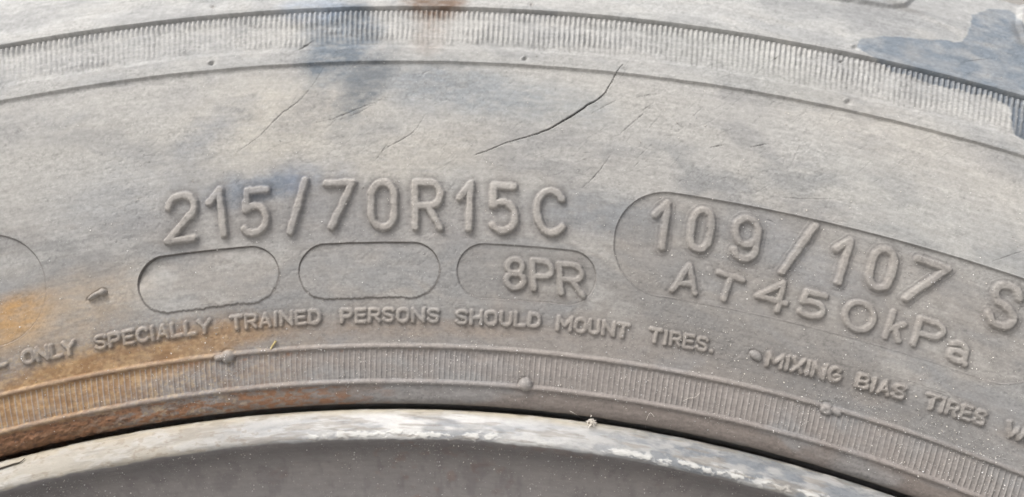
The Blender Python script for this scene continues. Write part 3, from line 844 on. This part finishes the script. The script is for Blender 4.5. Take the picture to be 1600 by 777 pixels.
def rim_pos(th, t, h=0.0):
    r = np.interp(t, RT, RP[:, 0]); z = np.interp(t, RT, RP[:, 1])
    e = .03
    dr = np.interp(t + e, RT, RP[:, 0]) - np.interp(t - e, RT, RP[:, 0]); dz = np.interp(t + e, RT, RP[:, 1]) - np.interp(t - e, RT, RP[:, 1])
    n_ = np.hypot(dr, dz) + 1e-12
    rr = r + h * dz / n_; zz = z - h * dr / n_
    return np.stack([rr * np.sin(th), rr * np.cos(th), zz], -1)
rth = np.linspace(-.36, .44, 1250)
rt_ax = np.concatenate([np.arange(RT[0] + .2, -6, .4), np.arange(-6, 2.0, .09), np.arange(2.0, 22, .22)])
RTH, RTT = np.meshgrid(rth, rt_ax, indexing='ij'); RU = RTH * 206
edge_w = .28 * (fbm(RU / 2.2, RTT * 0, 201, 4) - .5) * 2 + .5 * (fbm(RU / 14, RTT * 0 + 2, 206, 2) - .5)
on_lip = smooth(.25, -.10, RTT + edge_w)
chip = fbm(RU / 2.6, RTT / .9, 202, 5); chip2 = fbm(RU / .9, RTT / .5, 203, 4)
RH = .06 * (fbm(RU / 3, RTT / 1.2, 204, 4) - .5) * on_lip + .05 * (fbm(RU / .5, RTT / .4, 205, 3) - .5)
flake = .8 * smooth(.52, .66, chip2 + .25 * np.exp(-((RTT + .75) / .55) ** 2) - .12) * np.exp(-((RTT + .7) / .8) ** 2) * smooth(.40, .55, fbm(RU / 9, RTT * 0 + 6, 207, 3))
RH += .12 * flake + .04 * on_lip * smooth(.48, .60, chip) + .10 * on_lip * np.exp(-((RTT + 4.4) / .5) ** 2) * (fbm(RU / 1.0, RTT * 0 + 4, 208, 3) - .3)
RC = np.empty(RTT.shape + (3,)); RC[:] = srgb(142, 138, 137)
RR_ = np.full(RTT.shape, .55)
def rblend(m, c):
    m = np.clip(m, 0, 1)[..., None]; RC[:] = RC * (1 - m) + c * m
rblend(.5 * smooth(.45, .7, fbm(RU / 8, RTT / 4, 211, 4)), srgb(156, 150, 147))
rblend(.5 * smooth(2.5, 8, RTT), srgb(182, 175, 171))  # shading painted in: the face gets paler further from the lip
rblend(.35 * smooth(.60, .72, fbm(RU / 1.8, RTT / 1.5, 212, 4)) * smooth(.5, .7, fbm(RU / 20, RTT / 9, 215, 2)), srgb(150, 112, 92))
rblend(on_lip, srgb(186, 187, 187))
rblend(on_lip * .75 * smooth(.40, .58, fbm(RU / 6, RTT / .8, 213, 4)) * smooth(-4.2, -3.2, RTT), srgb(168, 171, 175))
rblend(on_lip * smooth(-2.9, -4.2, RTT + .5 * (chip - .5)) * .8, srgb(214, 202, 178))
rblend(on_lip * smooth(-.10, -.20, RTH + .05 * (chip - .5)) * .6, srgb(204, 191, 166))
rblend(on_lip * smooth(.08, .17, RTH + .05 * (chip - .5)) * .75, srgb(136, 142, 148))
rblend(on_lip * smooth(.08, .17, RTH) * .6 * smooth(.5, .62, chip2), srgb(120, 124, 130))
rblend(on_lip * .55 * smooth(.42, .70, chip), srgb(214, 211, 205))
painted_glare = np.exp(-((RTH + .005) / .085) ** 2)  # blown highlight painted into the lip colour around its middle
rblend(on_lip * painted_glare * smooth(.34, .56, fbm(RU / 5.0, RTT / 1.6, 214, 4)) * smooth(-4.3, -3.2, RTT) * .9, srgb(244, 242, 238))
rblend(flake, srgb(248, 246, 240))
rblend(on_lip * .4 * smooth(.62, .70, chip2) * smooth(-.05, -.15, RTH), srgb(140, 118, 94))
rblend(on_lip * .45 * smooth(.56, .68, fbm(RU / 4, RTT / .5, 216, 4)), srgb(150, 138, 122))
rblend(.35 * (1 - on_lip) * smooth(.52, .7, fbm(RU / 1.1, RTT / 2.5, 217, 4)), srgb(124, 116, 118))
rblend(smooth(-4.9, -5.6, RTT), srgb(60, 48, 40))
RR_ += .15 * (1 - on_lip)
RC *= .45
RC = np.clip(RC * (1 + .25 * (chip2[..., None] - .5)), .01, .85)
RP3 = rim_pos(RTH, RTT, RH)
du = np.gradient(RP3, axis=0); dv = np.gradient(RP3, axis=1)
rn = -np.cross(du, dv); rn /= np.linalg.norm(rn, axis=-1, keepdims=True) + 1e-12
ni, nj = RTT.shape
fi, fj = np.meshgrid(np.arange(ni - 1), np.arange(nj - 1), indexing='ij')
rq = np.stack([fi * nj + fj, fi * nj + fj + 1, (fi + 1) * nj + fj + 1, (fi + 1) * nj + fj], -1).reshape(-1, 4)
lipface = (on_lip[:-1, :-1] > .5).reshape(-1)
rw, rnw = to_world(RP3).reshape(-1, 3), dir_world(rn).reshape(-1, 3)
rgba = np.concatenate([RC, RR_[..., None]], -1).reshape(-1, 4); rsurf = np.stack([RU, RTT, RTT * 0], -1).reshape(-1, 3)
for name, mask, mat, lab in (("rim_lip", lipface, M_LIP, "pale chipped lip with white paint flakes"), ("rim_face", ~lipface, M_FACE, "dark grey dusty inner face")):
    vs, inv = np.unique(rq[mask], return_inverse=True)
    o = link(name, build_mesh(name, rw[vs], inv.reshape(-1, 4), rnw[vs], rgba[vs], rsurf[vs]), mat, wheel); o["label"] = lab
A_, B_ = np.meshgrid(np.linspace(.44, 2 * math.pi - .36, 180), np.concatenate([np.linspace(RT[0] + .2, 22, 60)]), indexing='ij')
revolve("rim_ring", A_[:, ::-1], B_[:, ::-1], rim_pos(A_[:, ::-1], B_[:, ::-1]), M_FACE, wheel, srgb(120, 116, 113) * .5)
A_, B_ = np.meshgrid(np.linspace(0, 2 * math.pi, 181), np.linspace(21.9, RT[-1], 40), indexing='ij')
revolve("wheel_disc", A_[:, ::-1], B_[:, ::-1], rim_pos(A_[:, ::-1], B_[:, ::-1], -.05), M_FACE, wheel, srgb(120, 116, 113) * .5)

# ------------------------------------------------------------------ loose grains of pale sand (nobody could count them)
octa = np.array([(1, 0, 0), (-1, 0, 0), (0, 1, 0), (0, -1, 0), (0, 0, 1), (0, 0, -1)], float)
octf = np.array([(0, 2, 4), (2, 1, 4), (1, 3, 4), (3, 0, 4), (2, 0, 5), (1, 2, 5), (3, 1, 5), (0, 3, 5)])
def grains(count_try, place_fn, dens_fn, smin, smax, seed):
    rg = np.random.default_rng(seed); V = []; Fc = []
    th = rg.uniform(-.33, .44, count_try); t = place_fn(rg, count_try)
    keep = rg.random(count_try) < dens_fn(th, t)
    return th[keep], t[keep], smin + (smax - smin) * rg.random(keep.sum()) ** 2.6
def hsample(th, t):
    i = np.clip(np.searchsorted(th_ax, th), 0, nu - 1); j = np.clip(np.searchsorted(t_ax, t), 0, nt - 1)
    return H[i, j]
clump = lambda th, t, s: smooth(.40, .68, fbm(th * RREF / 4, t / 3, s, 3))
def dens_tyre(th, t):
    d = .10 + .75 * np.exp(-((t - 3.2) / 4.2) ** 2) * smooth(-.20, -.05, th)
    d += .35 * np.exp(-((t - 9) / 4.) ** 2) * smooth(.0, .12, th)
    d += .30 * smooth(.10, .18, th) * np.exp(-((t - 22) / 7) ** 2)
    d += .12 * np.exp(-((t - 26) / 4) ** 2) * smooth(-.1, .0, th) + .06 * smooth(30, 50, t)
    return np.clip(d, 0, 1) * (.25 + .75 * clump(th, t, 301))
g1 = grains(60000, lambda rg, n_: rg.uniform(-2.5, 62, n_) * rg.random(n_) ** .55, dens_tyre, .024, .112, 5)
g2 = grains(7000, lambda rg, n_: rg.uniform(.6, 14, n_), lambda a, b: .25 + .75 * clump(a, b, 302), .024, .12, 6)
V = []; Fc = []; base = 0
rg = np.random.default_rng(9)
VT = []
for (th, t, sz_), kind in ((g1, 0), (g2, 1)):
    pos = surf_pos(th, t, hsample(th, t) + sz_ * .3) if kind == 0 else rim_pos(th, t, sz_ * .3)
    n_ = len(sz_); ax = rg.normal(0, 1, (n_, 3)); an = np.linalg.norm(ax, axis=1, keepdims=True); ax /= an; an = an[:, :, None]
    sc_ = sz_[:, None] * rg.uniform(.55, 1.3, (n_, 3))
    lo = octa[None] * sc_[:, None, :]
    axb = np.broadcast_to(ax[:, None, :], lo.shape); dot = (lo * axb).sum(-1, keepdims=True)
    lo = lo * np.cos(an) + np.cross(axb, lo) * np.sin(an) + axb * dot * (1 - np.cos(an))
    V.append((lo + pos[:, None, :]).reshape(-1, 3)); Fc.append((octf[None] + (base + 6 * np.arange(n_))[:, None, None]).reshape(-1, 3)); base += 6 * n_
    br = (.20 + .46 * rg.random((n_, 1)) ** 1.6) * np.array([[1.0, .96, .9]]) ** rg.uniform(0, 2, (n_, 1))
    VT.append(np.repeat(np.concatenate([br, np.full((n_, 1), .5)], 1), 6, 0))
sand = link("sand_grains", build_mesh("sand_grains", to_world(np.vstack(V)), np.vstack(Fc), None, np.vstack(VT)), M_SAND)
sand.data.polygons.foreach_set("use_smooth", np.zeros(len(sand.data.polygons), bool))
tag(sand, "pale sand grains scattered over the tyre and rim", "sand", kind="stuff")

# ------------------------------------------------------------------ small litter
def tube(name, pts, radii, mat, n=6):
    P_ = np.array(pts, float); V = []; Q = []
    for i, p_ in enumerate(P_):
        d = P_[min(i + 1, len(P_) - 1)] - P_[max(i - 1, 0)]; d /= np.linalg.norm(d) + 1e-9
        a = np.cross(d, (0.3, .2, 1)); a /= np.linalg.norm(a); b = np.cross(d, a)
        for k_ in range(n):
            an = 2 * math.pi * k_ / n; V.append(p_ + radii[i] * (math.cos(an) * a + math.sin(an) * b))
    for i in range(len(P_) - 1):
        for k_ in range(n):
            Q.append((i * n + k_, i * n + (k_ + 1) % n, (i + 1) * n + (k_ + 1) % n, (i + 1) * n + k_))
    return np.array(V), np.array(Q)
def on_tyre(px, py, h):
    th, t = locate(px, py); return surf_pos(np.array(th), np.array(t), float(hsample(np.array([th]), np.array([t]))[0]) + h)
M_STRAW = plain("dry_straw", tuple(srgb(214, 196, 140) * .6), .7)
pl = [on_tyre(424, 546, .12), on_tyre(426, 541, .16), on_tyre(429, 537, .22), on_tyre(432, 533, .30)]
v, q = tube("straw", catmull(pl, 4), np.linspace(.10, .16, 13), M_STRAW)
tag(link("straw_fragment", build_mesh("straw_fragment", to_world(v), q), M_STRAW), "tiny dry straw fragment lying above the ribbed band", "straw")
def rim_at(px, py, h):
    th, t = (px - 660) / 11.0 / 206, 0.0
    for _ in range(40):
        f0 = project(rim_pos(np.array(th), np.array(t), h)); e = np.array([px, py]) - f0
        a = (project(rim_pos(np.array(th + 1e-4), np.array(t), h)) - f0) / 1e-4; b = (project(rim_pos(np.array(th), np.array(t + 1e-2), h)) - f0) / 1e-2
        d = np.linalg.solve(np.array([[a[0], b[0]], [a[1], b[1]]]), e)
        th += float(np.clip(d[0], -.05, .05)); t += float(np.clip(d[1], -1, 1)); t = min(max(t, -5.2), 20)
    return rim_pos(np.array(th), np.array(t), h)
M_TWIG = plain("dark_twig", (.05, .04, .03), .8)
pl = [rim_at(-14, 736, .12), rim_at(4, 731, .14), rim_at(22, 725, .16), rim_at(32, 722, .18), rim_at(39, 716, .22)]
v, q = tube("twig", catmull(pl, 4), np.linspace(.17, .05, 17), M_TWIG)
tag(link("twig_fragment", build_mesh("twig_fragment", to_world(v), q), M_TWIG), "thin dark twig fragment lying on the pale rim lip", "twig")
# lint tuft caught in the gap and loose hairs
M_LINT = plain("pale_lint", (.62, .58, .52), .8)
V = []; Q = []; base = 0
c0 = rim_at(924, 662, .35)
for i in range(46):
    p0 = c0 + rg.normal(0, 1, 3) * (.22, .25, .22) + (0, .25, 0)
    d = rg.normal(0, 1, 3); d /= np.linalg.norm(d)
    pts_ = catmull([p0, p0 + d * .25 + rg.normal(0, .08, 3), p0 + d * .5 + rg.normal(0, .16, 3)], 3)
    v, q = tube("f", pts_, np.full(len(pts_), .035), None, 4); V.append(v); Q.append(q + base); base += len(v)
tag(link("lint_tuft", build_mesh("lint_tuft", to_world(np.vstack(V)), np.vstack(Q)), M_LINT), "pale lint tuft caught in the gap between tyre and rim", "lint")
def hair(px_pts, label, rad=.018, hs=.2):
    pl = [on_tyre(a, b, hs) for a, b in px_pts]
    pts_ = catmull(pl, 5); v, q = tube("hair", pts_, np.full(len(pts_), rad), None, 5)
    tag(link("loose_hair", build_mesh("loose_hair", to_world(v), q), M_LINT), label, "hair")
hair([(890, 641), (900, 646), (908, 651), (916, 655)], "thin pale hair beside the lint tuft")
hair([(1066, 627), (1076, 622), (1085, 621), (1093, 614)], "pale curled hair at right end of the ribbed band, lower", .018)
hair([(1008, 667), (1010, 655), (1016, 645), (1022, 651)], "pale hair curling over the bead edge right of the lint")
bpy.context.view_layer.update()
